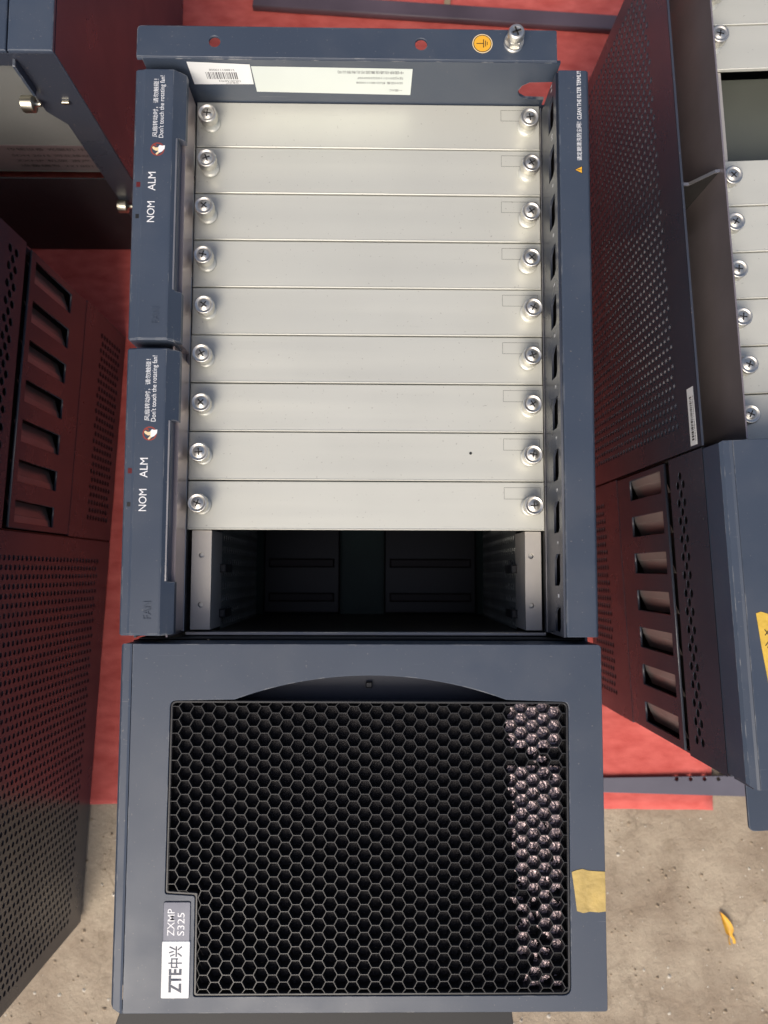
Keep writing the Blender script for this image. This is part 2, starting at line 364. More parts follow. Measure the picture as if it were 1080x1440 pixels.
def side_wall_mesh():
    mb = MB(); P = lambda u, v, w: (XL + w, v, u)       # u = z, v = y, w = inwards
    q = lambda z0, z1, y0, y1: mb.quad(P(z0, y0, 0), P(z0, y1, 0), P(z1, y1, 0), P(z1, y0, 0))
    pz0, pz1, py0, py1 = -214, -45, YS + 12, YT - 9
    perf(mb, P, pz0, pz1, py0, py1, 5.3, 5.3, 1.72, 1.0)
    q(ZB, pz0, YS, YT); q(pz1, -20, YS, YT); q(pz0, pz1, YS, py0); q(pz0, pz1, py1, YT)
    # inner skin lip along the front edge
    mb.box(XL, XL + 1.2, YS, YT, -20.6, -20)
    return mb.mesh('side_wall', WALLP)

def base_wall_mesh():                                    # wall of the door section, outside the louvre panel
    mb = MB(); P = lambda u, v, w: (XL + w, v, u)
    q = lambda z0, z1, y0, y1: mb.quad(P(z0, y0, 0), P(z0, y1, 0), P(z1, y1, 0), P(z1, y0, 0))
    a, b = YB + 1, YS - 1.2
    perf(mb, P, -226, -183, a + 12, b - 12, 5.3, 5.3, 1.9, 0.4)
    mb.box(XL + 2.5, XL + 3.5, a + 2, b - 2, -230, -178, 1)  # black sheet added so the holes look dark
    q(ZB, -226, a, b); q(-183, -154.6, a, b); q(-226, -183, a, a + 12); q(-226, -183, b - 12, b)
    mb.quad(P(-154.6, a, 0), P(-154.6, b, 0), P(-154.6, b, 1.6), P(-154.6, a, 1.6))     # shadow groove
    return mb.mesh('base_wall', [WALLP, FOAMDARK])

def front_strip_mesh():                                  # the strip next to the door with its double row of holes
    mb = MB(); P = lambda u, v, w: (XL + w, v, u)
    q = lambda z0, z1, y0, y1: mb.quad(P(z0, y0, 0), P(z0, y1, 0), P(z1, y1, 0), P(z1, y0, 0))
    a, b = YB + 1, YS - 1.2
    perf(mb, P, -57, -42.5, a + 8, b - 8, 7.2, 4.7, 2.3, 0.35)
    q(-42.5, -20, a, b); q(-63.5, -57, a, b); q(-57, -42.5, a, a + 8); q(-57, -42.5, b - 8, b)
    mb.quad(P(-63.5, a, 0), P(-63.5, b, 0), P(-63.5, b, 5), P(-63.5, a, 5))
    mb.quad(P(-71, a, 5), P(-71, b, 5), P(-63.5, b, 5), P(-63.5, a, 5))
    mb.box(XL + 3.0, XL + 4.0, a + 2, b - 2, -62.5, -36, 1); mb.quad(P(-62.5, a + 2, 0.1), P(-62.5, b - 2, 0.1), P(-62.5, b - 2, 3.5), P(-62.5, a + 2, 3.5), 1)  # black sheets added behind the double row to darken its holes
    return mb.mesh('perforated_strip', [WALLP, FOAMDARK])

LOUV = [YS - 11.5 - 22.9 * k for k in range(7)]
def louvre_panel(root):
    loops = [[(-153.6, YB + 2), (-71, YB + 2), (-71, YS - 2), (-153.6, YS - 2)]]
    for y in LOUV: loops.append([(-129, y - 6), (-77, y - 6.4), (-77, y + 6.2), (-129, y + 6.2)])
    fr = lambda u, v, w: (XL + w, v, u)
    o = plate('louvre_panel', loops, 0.0, 1.4, WALLP, root, 0.25, fr)
    mb = MB(); mb.quad((XL + 6, YB + 2, -160), (XL + 6, YS - 2, -160), (XL + 6, YS - 2, -66), (XL + 6, YB + 2, -66)); mb.build('dark_backing', INNER, o)
    for y in LOUV:                                        # the pressed-in vane that closes each opening
        m2 = MB()
        m2.add([(XL + 5.4, y - 6, -129), (XL + 5.4, y - 6.2, -77), (XL + 2.6, y + 1.6, -77), (XL + 2.6, y + 1.8, -129),
                (XL + 2.2, y + 1.9, -77), (XL + 2.2, y + 2.1, -129), (XL + 1.5, y + 6.3, -77), (XL + 1.5, y + 6.3, -129)], [[0, 1, 2, 3], [3, 2, 4, 5], [5, 4, 6, 7]])
        m2.build('vane', PALELV, o)
    return o
PALELV = mat('vane_steel', (0.40, 0.35, 0.33, 1), 0.4, 0.4, vary=(30, 0.1))

def thumbscrew_mesh():
    mb = MB()
    mb.lathe([(4.8, 0), (4.8, 0.6), (4.4, 0.8), (3.7, 1.0), (3.7, 5.4)], 0, 0, 24, 2)
    mb.lathe([(3.7, 5.2), (4.6, 5.4), (5.0, 6.0), (5.0, 9.8), (4.7, 10.5), (4.1, 10.7), (3.7, 10.0), (2.8, 9.9), (2.5, 10.4), (0.9, 10.6)], 0, 0, 24, 0, True, knurl=(2, 3))
    for a in (35, 125):                                   # cross recess: dark raised bars stand in for its shade
        c, s = math.cos(rad(a)), math.sin(rad(a)); L, W = 1.9, 0.33
        p = [(L * c - W * s, L * s + W * c), (-L * c - W * s, -L * s + W * c), (-L * c + W * s, -L * s - W * c), (L * c + W * s, L * s - W * c)]
        mb.prism_z([(x, y) for x, y in p], 10.3, 10.66, 1)
    for v in range(len(mb.v)): x, y, z = mb.v[v]; mb.v[v] = (x, y, z - FRONT)
    return mb.mesh('thumbscrew', [NICKEL, SLOTD, ZINC])

def panel_mesh(w=24.55):
    mb = MB(); h = w / 2
    mb.box(-94.2, 86.7, -h, h, -36.0 - 34, -34, 0, 0.35)
    for i in range(len(mb.v)):
        x, y, z = mb.v[i]
        if z < -60: mb.v[i] = (x, y, -36.2)
    # the folded lower lip, a thin bright roll
    mb.box(-94.0, 86.5, -h - 0.05, -h + 0.9, -34.6, -33.75, 0, 0.3)
    return mb.mesh('blank_panel', ZINC)

def frame_mesh():
    mb = MB(); x0, x1, y0, y1, z = 66.2, 84.8, 3.6, 9.6, -33.93; t = 0.18
    for a in ((x0, x1, y0, y0 + t), (x0, x1, y1 - t, y1), (x0, x0 + t, y0, y1), (x1 - t, x1, y0, y1)): mb.box(a[0], a[1], a[2], a[3], z - 0.1, z)
    return mb.mesh('label_frame', INKL)
INKL = mat('faint_line', (0.16, 0.155, 0.14, 1), 0.6)

def blank_panels(root, rows, dot_row=None):
    pm, sm, fm = cached('panel', panel_mesh), cached('screw', thumbscrew_mesh), cached('lframe', frame_mesh)
    for k in rows:
        y = ROWC[k]
        p = link('blank_panel', pm, root, (random.uniform(-.12, .12), y + random.uniform(-.06, .06), random.uniform(-.08, .05)))
        p.rotation_euler = (0, 0, random.uniform(-.0008, .0008))
        for x in (-86.6, 79.6):
            s_ = link('thumbscrew', sm, p, (x + random.uniform(-.35, .35), random.uniform(-.4, .4), FRONT - 34 + random.uniform(-.9, 1.0)))
            s_.rotation_euler = (random.uniform(-.05, .05), random.uniform(-.05, .05), random.uniform(0, 6.28))
        link('label_frame', fm, p)
        if k == dot_row:
            mb = MB(); mb.lathe([(0.75, -34.1), (0.75, -33.9)], 49.4, 2.0, 12, 0); mb.build('rivet_hole', BLKP, p, )

def fan_module_mesh():
    mb = MB()
    cut = [(-116, -19.5), (-95.0, -19.5), (-95.0, -2.53), (-97.4, -0.15), (-98.2, 0), (-111.0, 0), (-112.2, -0.5), (-115.2, -0.9), (-116, -1.8)]
    wedge = [(-95.0, -9), (-92.3, -9), (-92.3, -5.2), (-95.0, -2.53)]
    y0, y1, s0, s1 = 108.6, 242.4, 133.0, 208.5; c = 0.8
    low = lambda pr, y: [(x + (0.4 if x < -115.5 else 0), y, z - (0.75 if z > -8 else 0)) for x, z in pr]
    n = len(cut)                                           # rolled edge at both ends
    vs = low(cut, y0) + [(x, y0 + c, z) for x, z in cut] + [(x, y1 - c, z) for x, z in cut] + low(cut, y1)
    fs = [[l * n + i, l * n + (i + 1) % n, l * n + n + (i + 1) % n, l * n + n + i] for l in range(3) for i in range(n)]
    mb.add(vs, fs + [list(range(n))[::-1], [3 * n + i for i in range(n)]])
    mb.prism_y(wedge, y0 + 0.3, s0); mb.prism_y(wedge, s1, y1 - 0.3)
    return mb.mesh('fan_module', BLUE)

def hand_icon(parent, x, y):
    mb = MB(); z = 0.03
    n = 22; vs = [(x + r * math.cos(2 * math.pi * i / n), y + r * math.sin(2 * math.pi * i / n), z) for r in (3.3, 2.75) for i in range(n)]
    mb.add(vs, [[i, (i + 1) % n, (i + 1) % n + n, i + n] for i in range(n)], 0)
    P = lambda pts, mi, dz: mb.add([(x + a, y + b, z + dz) for a, b in pts], [list(range(len(pts)))], mi)
    P([(0.6, -1.9), (2.2, -1.2), (3.4, 0.2), (3.5, 1.9), (2.2, 1.7), (1.0, 2.0), (0.2, 0.9), (0.1, -0.6)], 1, 0.02)     # cuff and back of the hand
    P([(0.5, -0.7), (0.4, 0.9), (-0.9, 0.7), (-1.9, 1.3), (-2.6, 0.9), (-2.1, -0.1), (-0.7, -0.9)], 2, 0.03)            # fingers
    P([(0.4, -1.0), (-0.9, -2.4), (-0.3, -2.9), (0.9, -1.8)], 2, 0.035)
    P([(-0.4, 1.9), (-1.5, 2.6), (-1.9, 2.1), (-0.6, 1.2)], 0, 0.02)
    return mb.build('hand_symbol', [REDP, WHITE, CREAM], parent)

def fan_module(root, dy, dx=0.0):
    o = link('fan_module', cached('fan', fan_module_mesh), root, (dx, dy, 0))
    if 'fanparts' not in CACHE:
        ps = []
        ps.append(text("Don't touch the rotating fan!", 31.2, 3.0, WHITE, o, (-102.4, 222.9, 0), 90))
        ps.append(text('风扇转动时，请勿触碰！', 29.2, 2.5, WHITE, o, (-105.6, 222.2, 0), 90))
        ps.append(text('ALM', 9.2, 3.6, WHITE, o, (-106.5, 185.6, 0), 90))
        ps.append(text('NOM', 10.2, 3.6, WHITE, o, (-106.6, 170.6, 0), 90))
        ps.append(text('FAN', 8.0, 3.6, BLUE, o, (-103.2, 120.0, 0), 90, name='embossed_lettering', thick=0.4))
        ps.append(hand_icon(o, -104.2, 201.6))
        m1 = MB(); m1.box(-113.9, -111.9, 183.0, 185.4, -0.9, -0.42); ps.append(m1.build('alarm_light', LEDR, o))
        m2 = MB(); m2.box(-113.9, -112.3, 167.6, 169.6, -0.9, -0.45); ps.append(m2.build('normal_light', BLKP, o))
        m4 = MB(); m4.box(-101, -93.2, 109.5, 241.5, -27, -9.3); ps.append(m4.build('fan_tray', STEELP, o))
        m3 = MB(); m3.box(-96.2, -95.3, 133.4, 208.1, -2.2, -1.55); ps.append(m3.build('slot_edge', STEEL, o))
        CACHE['fanparts'] = ps
    else:
        for p in CACHE['fanparts']:
            c = p.copy(); col.objects.link(c); c.parent = o
    return o

def rail_wall(root):                                     # the filter side of the card cage: slots and slot numbers
    loops = [[(YS + 2, -33.5), (YT - 4.5, -33.5), (YT - 4.5, -1.0), (YS + 2, -1.0)]]
    for k, y in enumerate(ROWC):
        c = y - 7.0; c0, c1 = c - 7.6, c + 7.4
        if c0 < YS + 4: c0 = YS + 4
        loops.append([(c0, -17.2), (c1 - 2.6, -17.2), (c1, -13.5), (c1, -6.2), (c0 + 2.0, -6.2), (c0, -8.5)])
    fr = lambda u, v, w: (87.6 + w, u, v)
    o = plate('cage_rail', loops, 0.0, 1.0, WALLP, root, 0.0, fr)
    mb = MB(); mb.box(91.0, 92.0, YS + 2, YT - 5, -60, -3); mb.build('dark_backing', FOAMDARK, o)  # black backing added so the rail slots look dark inside
    num = lambda x, y, z: (87.6 - z, x, y)
    for k, y in enumerate(ROWC):
        s = str(11 - k)
        text(s, 1.3 * len(s) + 0.3, 2.6, WHITE, o, (y + 5.8, -9.8, 0.0), 0, name='slot_number', bold=0.02, frame=lambda a, b, c: (87.58 - c, a, b))
    return o

def filter_strip(root):
    mb = MB()
    mb.prism_y([(97, -19.5), (103.6, -19.5), (103.6, -1.5), (102.4, -0.2), (98, 0), (89.2, 0), (88.7, -0.6), (88.7, -2.6), (97, -2.6)], YS + 2.2, 243.8)
    o = bevel(mb.build('filter_strip', BLUE, root), 0.3, 2)
    text('请定期清洗防尘网！', 19.5, 2.4, WHITE, o, (98.3, 207.8, 0), 90, bold=0.004)
    text('CLEAN THE FILTER TERMLY!', 24.5, 2.0, WHITE, o, (98.6, 231.0, 0), 90, bold=0.008)
    m = MB(); m.add([(95.9, 193.4, .04), (99.6, 191.4, .04), (99.6, 195.4, .04)], [[0, 1, 2]], 0)
    m.add([(96.3, 193.4, .06), (99.35, 191.8, .06), (99.35, 195.0, .06)], [[0, 1, 2]], 1)
    m.box(97.2, 98.6, 193.2, 193.55, .05, .08, 0); m.box(98.8, 99.1, 193.2, 193.55, .05, .08, 0)
    m.build('warning_triangle', [BLKP, AMBER], o)
    return o

def ground_bolt(root):
    mb = MB(); x, y = 66.8, 256.2
    mb.lathe([(4.6, 0.6), (4.6, 1.4), (3.9, 1.5), (3.9, 2.6), (4.7, 2.7), (4.7, 3.4)], x, y, 24)
    mb.lathe([(4.3, 3.4), (4.3, 6.0), (3.6, 6.3)], x, y, 6, 0, False)
    mb.lathe([(3.9, 6.2), (4.0, 9.0), (3.5, 10.0), (2.8, 10.3), (2.2, 9.9), (1.0, 9.9)], x, y, 24)
    for a in (20, 110):  # recess shade as dark bars on the bolt head
        c, s = math.cos(rad(a)), math.sin(rad(a)); L, W = 2.2, 0.4
        mb.prism_z([(x + L * c - W * s, y + L * s + W * c), (x - L * c - W * s, y - L * s + W * c), (x - L * c + W * s, y - L * s - W * c), (x + L * c + W * s, y + L * s - W * c)], 9.8, 10.2, 1)
    return mb.build('grounding_bolt', [NICKEL, SLOTD], root)

def ground_symbol(root):
    mb = MB(); x, y = 51.8, 256.4; z = 0.55
    for r, mi, dz in ((4.9, 1, 0.0), (4.45, 2, 0.04), (4.1, 0, 0.08)):
        mb.add([(x + r * math.cos(i * math.pi / 16), y + r * math.sin(i * math.pi / 16), z + dz) for i in range(32)], [list(range(32))], mi)
    B = lambda a0, a1, b0, b1: mb.quad((x + a0, y + b0, z + .12), (x + a1, y + b0, z + .12), (x + a1, y + b1, z + .12), (x + a0, y + b1, z + .12), 2)
    B(-2.9, 0.4, -0.2, 0.2); B(0.35, 0.75, -2.1, 2.1); B(1.35, 1.7, -1.5, 1.5); B(2.2, 2.5, -0.8, 0.8)
    return mb.build('grounding_symbol', [AMBER, CREAM, BLKP], root)

def top_end(root, detailed=True):
    # end wall, standing on the far side of the card cage, with the open notch at its right
    out = [(-113, ZB + 1), (103, ZB + 1), (103, -36), (88, -36), (88, -29), (78, -28.6), (74.6, -26), (73.2, -22.4), (74.6, -18), (78, -15.2), (90, -14.6), (90, -0.4), (-113, -0.4)]
    fr = lambda u, v, w: (u, YT + w, v)
    w_ = plate('end_wall', [out], 0.0, 1.5, BLUE, root, 0.0, fr)
    ear = plate('mounting_ear', [rounded([(-115.5, YT + 0.5), (88.2, YT + 0.5), (88.2, 263.8), (-115.5, 263.8)], [0.4, 0.4, 1, 2.5]),
                                 circ(-78, 255.9, 2.75), circ(22, 255.8, 2.95)], -1.0, 0.5, BLUE, root, 0.3)
    mb = MB(); n = 6                                       # rounded fold between ear and wall
    pts = [(YT + 2.0 - 2.0 * math.cos(a), -1.5 + 2.0 * math.sin(a)) for a in [rad(90 * i / n) for i in range(n + 1)]]
    vs = [(x, y, z) for x in (-115.5, 88.2) for y, z in pts]
    mb.add(vs, [[i, i + 1, i + n + 2, i + n + 1] for i in range(n)], 0, True); mb.build('fold', BLUE, ear)
    if detailed:
        fw = lambda a, b, c: (a, YT - 0.15 - c, b)
        s1 = plate('barcode_sticker', [[(-92, -19.3), (-61.9, -18.8), (-61.6, -3.6), (-92, -2.2)]], 0.0, 0.1, PAPER, root, 0, fw)
        mb = MB(); x = -84.5; random.seed(3)
        while x < -69.0:
            w = random.choice((0.25, 0.25, 0.4, 0.6)); mb.quad((x, YT - .27, -15.0), (x + w, YT - .27, -15.0), (x + w, YT - .27, -9.6), (x, YT - .27, -9.6)); x += w + random.choice((0.22, 0.3, 0.5))
        mb.build('barcode', INK, s1)
        text('218801110008', 12.5, 1.5, INK, s1, (-76.0, -7.9, 0.1), 180, frame=fw)
        text('OK20150703', 11, 1.5, INK, s1, (-73.5, -16.4, 0.1), 180, frame=fw)
        text('设备资产', 6.5, 1.3, INK, s1, (-72.5, -17.9, 0.1), 180, frame=fw)
        s2 = plate('inventory_sticker', [[(-61.2, -25.0), (18, -26.4), (18.2, -5.8), (-61.2, -5.2)]], 0.0, 0.1, PAPERG, root, 0, lambda a, b, c: (a, YT - 0.02 - c, b))
        fw2 = lambda a, b, c: (a, YT - 0.10 - c, b)
        text('中国移动通信集团河北有限公司', 32.5, 2.3, INK, s2, (-2.5, -8.6, 0.05), 180, frame=fw2)
        text('SJXJ201511052250HSF', 23.0, 2.0, INK, s2, (2.3, -12.8, 0.05), 180, frame=fw2)
        text('SDH设备 机221801110008', 23.5, 2.0, INK, s2, (2.0, -16.8, 0.05), 180, frame=fw2)
        text('一级XC', 6.6, 2.0, INK, s2, (10.4, -22.6, 0.05), 180, frame=fw2)
        ground_symbol(root); ground_bolt(root)
    return w_

def cage(root, rows):
    miss = [k for k in range(11) if k not in rows]
    mb = MB(); mb.box(-97.2, -96.4, YS + 1, YT - 3, ZB + 8, -10.5)                    # cage wall beside the fans
    mb.build('cage_wall', STEELP, root)
    mb = MB(); mb.box(-96.3, -94.6, YS + 2, YT - 2, -40, -33.9, 0, 0.25); bl = mb.build('card_rail', STEEL, root)
    mb = MB(); mb.box(87.0, 87.5, YS + 2, YT - 2, -40, -33.2, 0, 0.1); mb.build('card_rail', STEEL, root)
    mb = MB(); mb.box(-94, 87, YS, YS + 1.6, -42, -34.4, 0, 0.3); mb.build('sill_lip', STEEL, root)
    # brackets beside the open slots, interior walls and backplane
    for grp in groups(miss):
        y1 = ROWC[grp[0]] + PITCH / 2 - 0.2; y0 = ROWC[grp[-1]] - PITCH / 2 + 0.2
        if y0 < YS + 2: y0 = YS + 2
        for s, xa, xb, xw in ((-1, -92.0, -82.0, -82.0), (1, 77.0, 85.2, 77.0)):
            hy = [y1 - 12.5, y1 - 37.5] if len(grp) > 1 else [y1 - 12.5]
            xc = -87.0 if s < 0 else 80.0
            p = plate('slot_bracket', [[(xa, y0), (xb, y0), (xb, y1), (xa, y1)]] + [circ(xc, h, 1.35, 12) for h in hy if h > y0 + 2], -37.2, -36.0, ZINCD, root, 0.1)
            m = MB(); m.box(xw - 0.8 if s < 0 else xw, xw if s < 0 else xw + 0.8, y0, y1, -63, -37.2); m.build('bracket_flange', ZINCD, p)
            for h in hy:
                if h > y0 + 2:
                    m = MB(); m.lathe([(1.9, -40), (1.9, -38.2), (1.2, -37.9)], xc, h, 12); m.build('rivet', NICKEL, p)
            # guide lugs that stick out of the flange
            for h in (y1 - 19, y0 + 7):
                m = MB(); a = xw if s < 0 else xw - 3.0; m.box(a, a + 3.0, h - 2.2, h + 2.2, -78, -58, 0, 0.5); m.build('guide_lug', BLACK, p)
    if miss:
        for s, x in ((-1, -82.5), (1, 77.5)):
            m = MB(); P = (lambda u, v, w, x=x, s=s: (x + s * w, v, u))
            perf(m, P, -190, -64, YS + 1, YT - 2, 6.5, 6.5, 2.3, 0.6)
            m.build('inner_wall', INNERW, root)
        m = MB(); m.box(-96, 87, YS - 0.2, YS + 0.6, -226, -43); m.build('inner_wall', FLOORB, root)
        m = MB(); m.box(-96, 87, YS, YT - 1, -228, -226); bp = m.build('backplane', BOARD, root)
        for grp in groups(miss):
            g1, g0 = ROWC[grp[0]] + PITCH / 2 - 1, max(ROWC[grp[-1]] - PITCH / 2 + 1, YS + 2)
            for xa, xb in ((-81, -25), (8, 76)):
                m = MB(); m.box(xa, xb, max(g0 - 22, YS + 1.5), min(g1 + 22, YT - 3), -226, -216, 0, 1.0); m.build('connector_bank', CONN, bp)
                for k in grp:
                    m = MB(); m.box(xa + 4, xb - 4, ROWC[k] - 5, ROWC[k] + 1.5, -216, -213.5, 0, 1.0); m.build('connector_strip', CONNR, bp)
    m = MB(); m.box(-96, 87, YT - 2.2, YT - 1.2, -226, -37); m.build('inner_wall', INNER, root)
STEELP = mat('pink_reflection_steel', (0.52, 0.44, 0.43, 1), 0.28, 0.8, 0.5, bump=(900, 0.06, 0.0002), vary=(25, 0.12), stretch=(1, 0.1, 1))  # pink of reflected red tinted into the steel colour
ZINCD = mat('bracket_zinc', (0.60, 0.56, 0.50, 1), 0.42, 0.5, vary=(40, 0.08))
INNERW = mat('inner_perforated_steel', (0.30, 0.31, 0.29, 1), 0.45, 0.6, vary=(30, 0.2))
def groups(ks):
    out = []
    for k in ks:
        if out and out[-1][-1] == k - 1: out[-1].append(k)
        else: out.append([k])
    return out

def grille_outline(d):
    return [(-91.6 + d, -57.9 - d), (89.0 - d, -58.3 - d), (88.2 - d, -186.0 + d), (-78.4 + d, -186.0 + d), (-78.6 + d, -143.2 + d), (-91.9 + d, -142.4 + d)]
def inside(poly, x, y):
    c = False; n = len(poly)
    for i in range(n):
        (x0, y0), (x1, y1) = poly[i], poly[i - 1]
        if (y0 > y) != (y1 > y) and x < (x1 - x0) * (y - y0) / (y1 - y0) + x0: c = not c
    return c

def honeycomb_mesh():
    mb = MB(); cp, rp = 5.06, 5.98; R = rp / math.sqrt(3); ztop = -0.55
    def clampxy(x, y):                                     # cells at the rim are cut off by the outline
        x = min(max(x, -90.6 if y > -141.6 else -77.3), 87.6); y = min(y, -58.7)
        if x < -77.3: y = max(y, -141.6)
        return x, max(y, -185.3)
    reg = grille_outline(-0.9); i = 0; x = -89.5
    while x < 90:
        y = -57.6 - (rp / 2 if i % 2 else 0)
        while y > -190:
            if inside(reg, x, y):
                vs = []
                for rr, z in ((1.0, ztop), (0.955, ztop), (0.905, ztop - 0.5), (0.87, ztop - 4.2)):
                    for k in range(6):
                        a = k * math.pi / 3; px, py = clampxy(x + R * math.cos(a) * (cp / (1.5 * R)), y + R * math.sin(a)); qx, qy = clampxy(x, y)
                        vs.append((qx + (px - qx) * rr, qy + (py - qy) * rr, z))
                fs = []
                for l in range(3): fs += [[l * 6 + k, l * 6 + (k + 1) % 6, l * 6 + 6 + (k + 1) % 6, l * 6 + 6 + k] for k in range(6)]
                mb.add(vs, fs)
            y -= rp
        x += cp; i += 1
    return mb.mesh('honeycomb_grille', BLACK)

def arc_pts(n=24):
    Rr, cy, cx = 181.0, -46.7 - 181.0, -1.0; out = []
    a = math.asin(61.6 / Rr)
    for i in range(n + 1):
        t = a - 2 * a * i / n; out.append((cx + Rr * math.sin(t), cy + Rr * math.cos(t)))
    return out                                            # right to left

def door(root, detailed=True):
    go = grille_outline(0.0)
    hole = rounded(go, [3, 3, 3.5, 1.2, 1.2, 1.2])
    # insert the finger-recess arc into the top edge: split where the top edge runs left -> right
    ys = -58.05
    if detailed:
        left = [p for p in hole if True]
        # hole starts with the TL corner (5 pts), then the TR corner: put the arc (left to right) between them
        hole = hole[:5] + [(x, max(y, ys)) for x, y in arc_pts()[::-1]] + hole[5:]
    face = rounded([(-109.2, -193), (104.3, -193), (104.3, -32.6), (-109.2, -32.6)], [0.2, 1.5, 2.0, 0.2])
    o = plate('door_cover', [face] + ([hole] if detailed else []), -1.6, 0.0, BLUE, root, 0.22)
    mb = MB()                                             # folded left edge and the skirts
    mb.add([(-109.4, -193, -0.02), (-109.4, -32.6, -0.02), (-110.6, -32.6, -0.55), (-110.6, -193, -0.55), (-113.6, -32.6, -0.75), (-113.6, -191.2, -0.75), (-114.8, -33.4, -2.2), (-114.8, -190.0, -2.2),
            (-114.8, -33.4, -20), (-114.8, -190, -20)], [[0, 1, 2, 3], [3, 2, 4, 5], [5, 4, 6, 7], [7, 6, 8, 9]])
    mb.box(103.0, 104.2, -191, -34, -20, -1.2); mb.box(-113, 103, -33.9, -32.7, -20, -1.2); mb.box(-112, 103, -192.8, -191.6, -20, -1.2)
    mb.build('door_skirt', BLUE, o)
    if not detailed: return o
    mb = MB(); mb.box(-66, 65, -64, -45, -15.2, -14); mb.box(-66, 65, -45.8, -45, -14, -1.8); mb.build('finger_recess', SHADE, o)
    mb = MB(); mb.box(-3.4, -0.4, -53.9, -51.3, -14, -11.5, 0, 0.4); mb.build('latch', BLACK, o)
    gr = plate('grille_frame', [rounded(grille_outline(0.15), [3, 3, 3.5, 1.2, 1.2, 1.2]), rounded(grille_outline(1.1), [2, 2, 2.4, .8, .8, .8])], -4.8, -0.5, BLACK, root, 0.2)
    link('honeycomb_grille', cached('honey', honeycomb_mesh), gr)
    mb = MB(); mb.prism_z(grille_outline(0.6)[::-1], -7.0, -5.3); mb.build('filter_foam_dark_backing', FOAMDARK, gr)
    # crinkled sheet standing in for sky reflection behind right-hand columns, thinning towards the bottom
    mb = MB(); nx, ny = 80, 360; x0, x1, y0, y1 = 59.5, 85.5, -184, -59.5; V = []
    for j in range(ny + 1):
        for i in range(nx + 1):
            x = x0 + (x1 - x0) * i / nx; y = y0 + (y1 - y0) * j / ny
            V.append((x, y, -4.4 + 0.22 * noise.noise(Vector((x * .9, y * .9, 3))) + 0.26 * noise.noise(Vector((x * 2.6, y * 2.6, 9)))))
    F = []
    for j in range(ny):
        for i in range(nx):
            x = x0 + (x1 - x0) * (i + .5) / nx; y = y0 + (y1 - y0) * (j + .5) / ny
            t = (y - y0) / (y1 - y0); n_ = noise.noise(Vector((x * .13, y * .10, 5.0))) + 0.5 * noise.noise(Vector((x * .35, y * .3, 1.0)))
            keep = n_ > -0.02 - 0.9 * t and not (-88 < y < -80 and n_ < 0.35)
            edge = x < x0 + 2 + 5 * (1 - t) + 5 * noise.noise(Vector((0, y * .12, 0))) + 2.5 * noise.noise(Vector((x * .6, y * .6, 4)))
            if keep and not edge: a = j * (nx + 1) + i; F.append([a, a + 1, a + nx + 2, a + nx + 1])
    mb.add(V, F, 0, True); mb.build('reflection_film', REFLFILM, gr)
    # name plate in the notch of the grille
    lp = plate('name_plate', [rounded([(-92.2, -186), (-80.3, -186), (-80.3, -145.6), (-92.2, -145.6)], 0.8)], -1.0, 0.55, SLATE, root, 0.2)
    wp = plate('logo_plate', [rounded([(-92.35, -186.2), (-80.15, -186.2), (-80.15, -162.2), (-92.35, -162.2)], 0.6)], -0.6, 0.8, PAPER, lp, 0.15)
    text('ZXMP', 11.6, 3.1, WHITE, lp, (-88.7, -153.3 + -0.9, 0.58), 90, bold=0.003)
    text('S325', 9.8, 3.1, WHITE, lp, (-84.3, -155.2 + 0.2, 0.58), 90, bold=0.003)
    text('ZTE', 10.2, 5.6, INKD, wp, (-86.3, -178.9, 0.83), 90, bold=0.03)
    text('中兴', 9.2, 6.0, INKD, wp, (-86.4, -168.8, 0.83), 90, bold=0.012)
    return o

def tape(root, pts, m, name='masking_tape', wave=0.25):
    o = plate(name, [pts], 0.02, 0.22, m, root, 0.0)
    return o

def shell(root):
    link('side_wall', cached('sw', side_wall_mesh), root)
    link('base_wall', cached('bw', base_wall_mesh), root)
    link('perforated_strip', cached('fs', front_strip_mesh), root)
    louvre_panel(root)
    mb = MB(); mb.box(XR - 1.4, XR - 0.2, YB + 1, YT - 1, ZB, -20.5); mb.build('side_wall', WALLP, root)
    mb = MB(); mb.box(XL + 1.5, XR - 1.6, YB + 1, YB + 2.2, ZB, -20.5); mb.build('end_wall', WALLP, root)
    mb = MB(); mb.box(XL + 0.3, XR - 0.3, YB + 1.2, YT - 0.2, ZB + 0.3, ZB + 1.5); mb.build('back_plate', WALLP, root)
    mb = MB(); mb.box(XL + 1.3, XR - 1.6, YS - 1.0, YS - 0.4, ZB + 2, -24); mb.build('partition', INNER, root)

def lower_ear(root, m, x0=-116, x1=64, zt=-20.4, y0=-219):
    plate('lower_ear', [rounded([(x0 - 6 if m is DARKP else x0, y0), (x1 + 3 if m is DARKP else x1, y0), (x1, YB + 3), (x0 + (4 if m is DARKP else 0), YB + 3)], [3, 3, .3, .3])], zt - 1.6, zt, m, root, 0.3)

# ------------------------------------------------------------------ the chassis in the middle
main = thing('telecom_chassis', 'blue-grey equipment chassis with nine plain blank panels, two empty slots and a black honeycomb door', 'chassis')
shell(main); top_end(main)
ROWS = list(range(9))
cage(main, ROWS); blank_panels(main, ROWS, dot_row=7)
rail_wall(main); filter_strip(main)
fan_module(main, 0.0); fan_module(main, -137.6, 0.0)
door(main); lower_ear(main, DARKP)
tp = [(89.2, -133.2), (91.5, -132.4), (94.0, -131.9), (96.5, -132.6), (100, -132.9), (104.1, -133.1), (104.2, -140), (104.15, -150.2), (101, -150.6), (97, -150.3), (94, -150.9), (91.3, -150.0), (90.4, -142)]
tag(tape(main, tp, TAPE), 'torn piece of tan masking tape on the door edge')

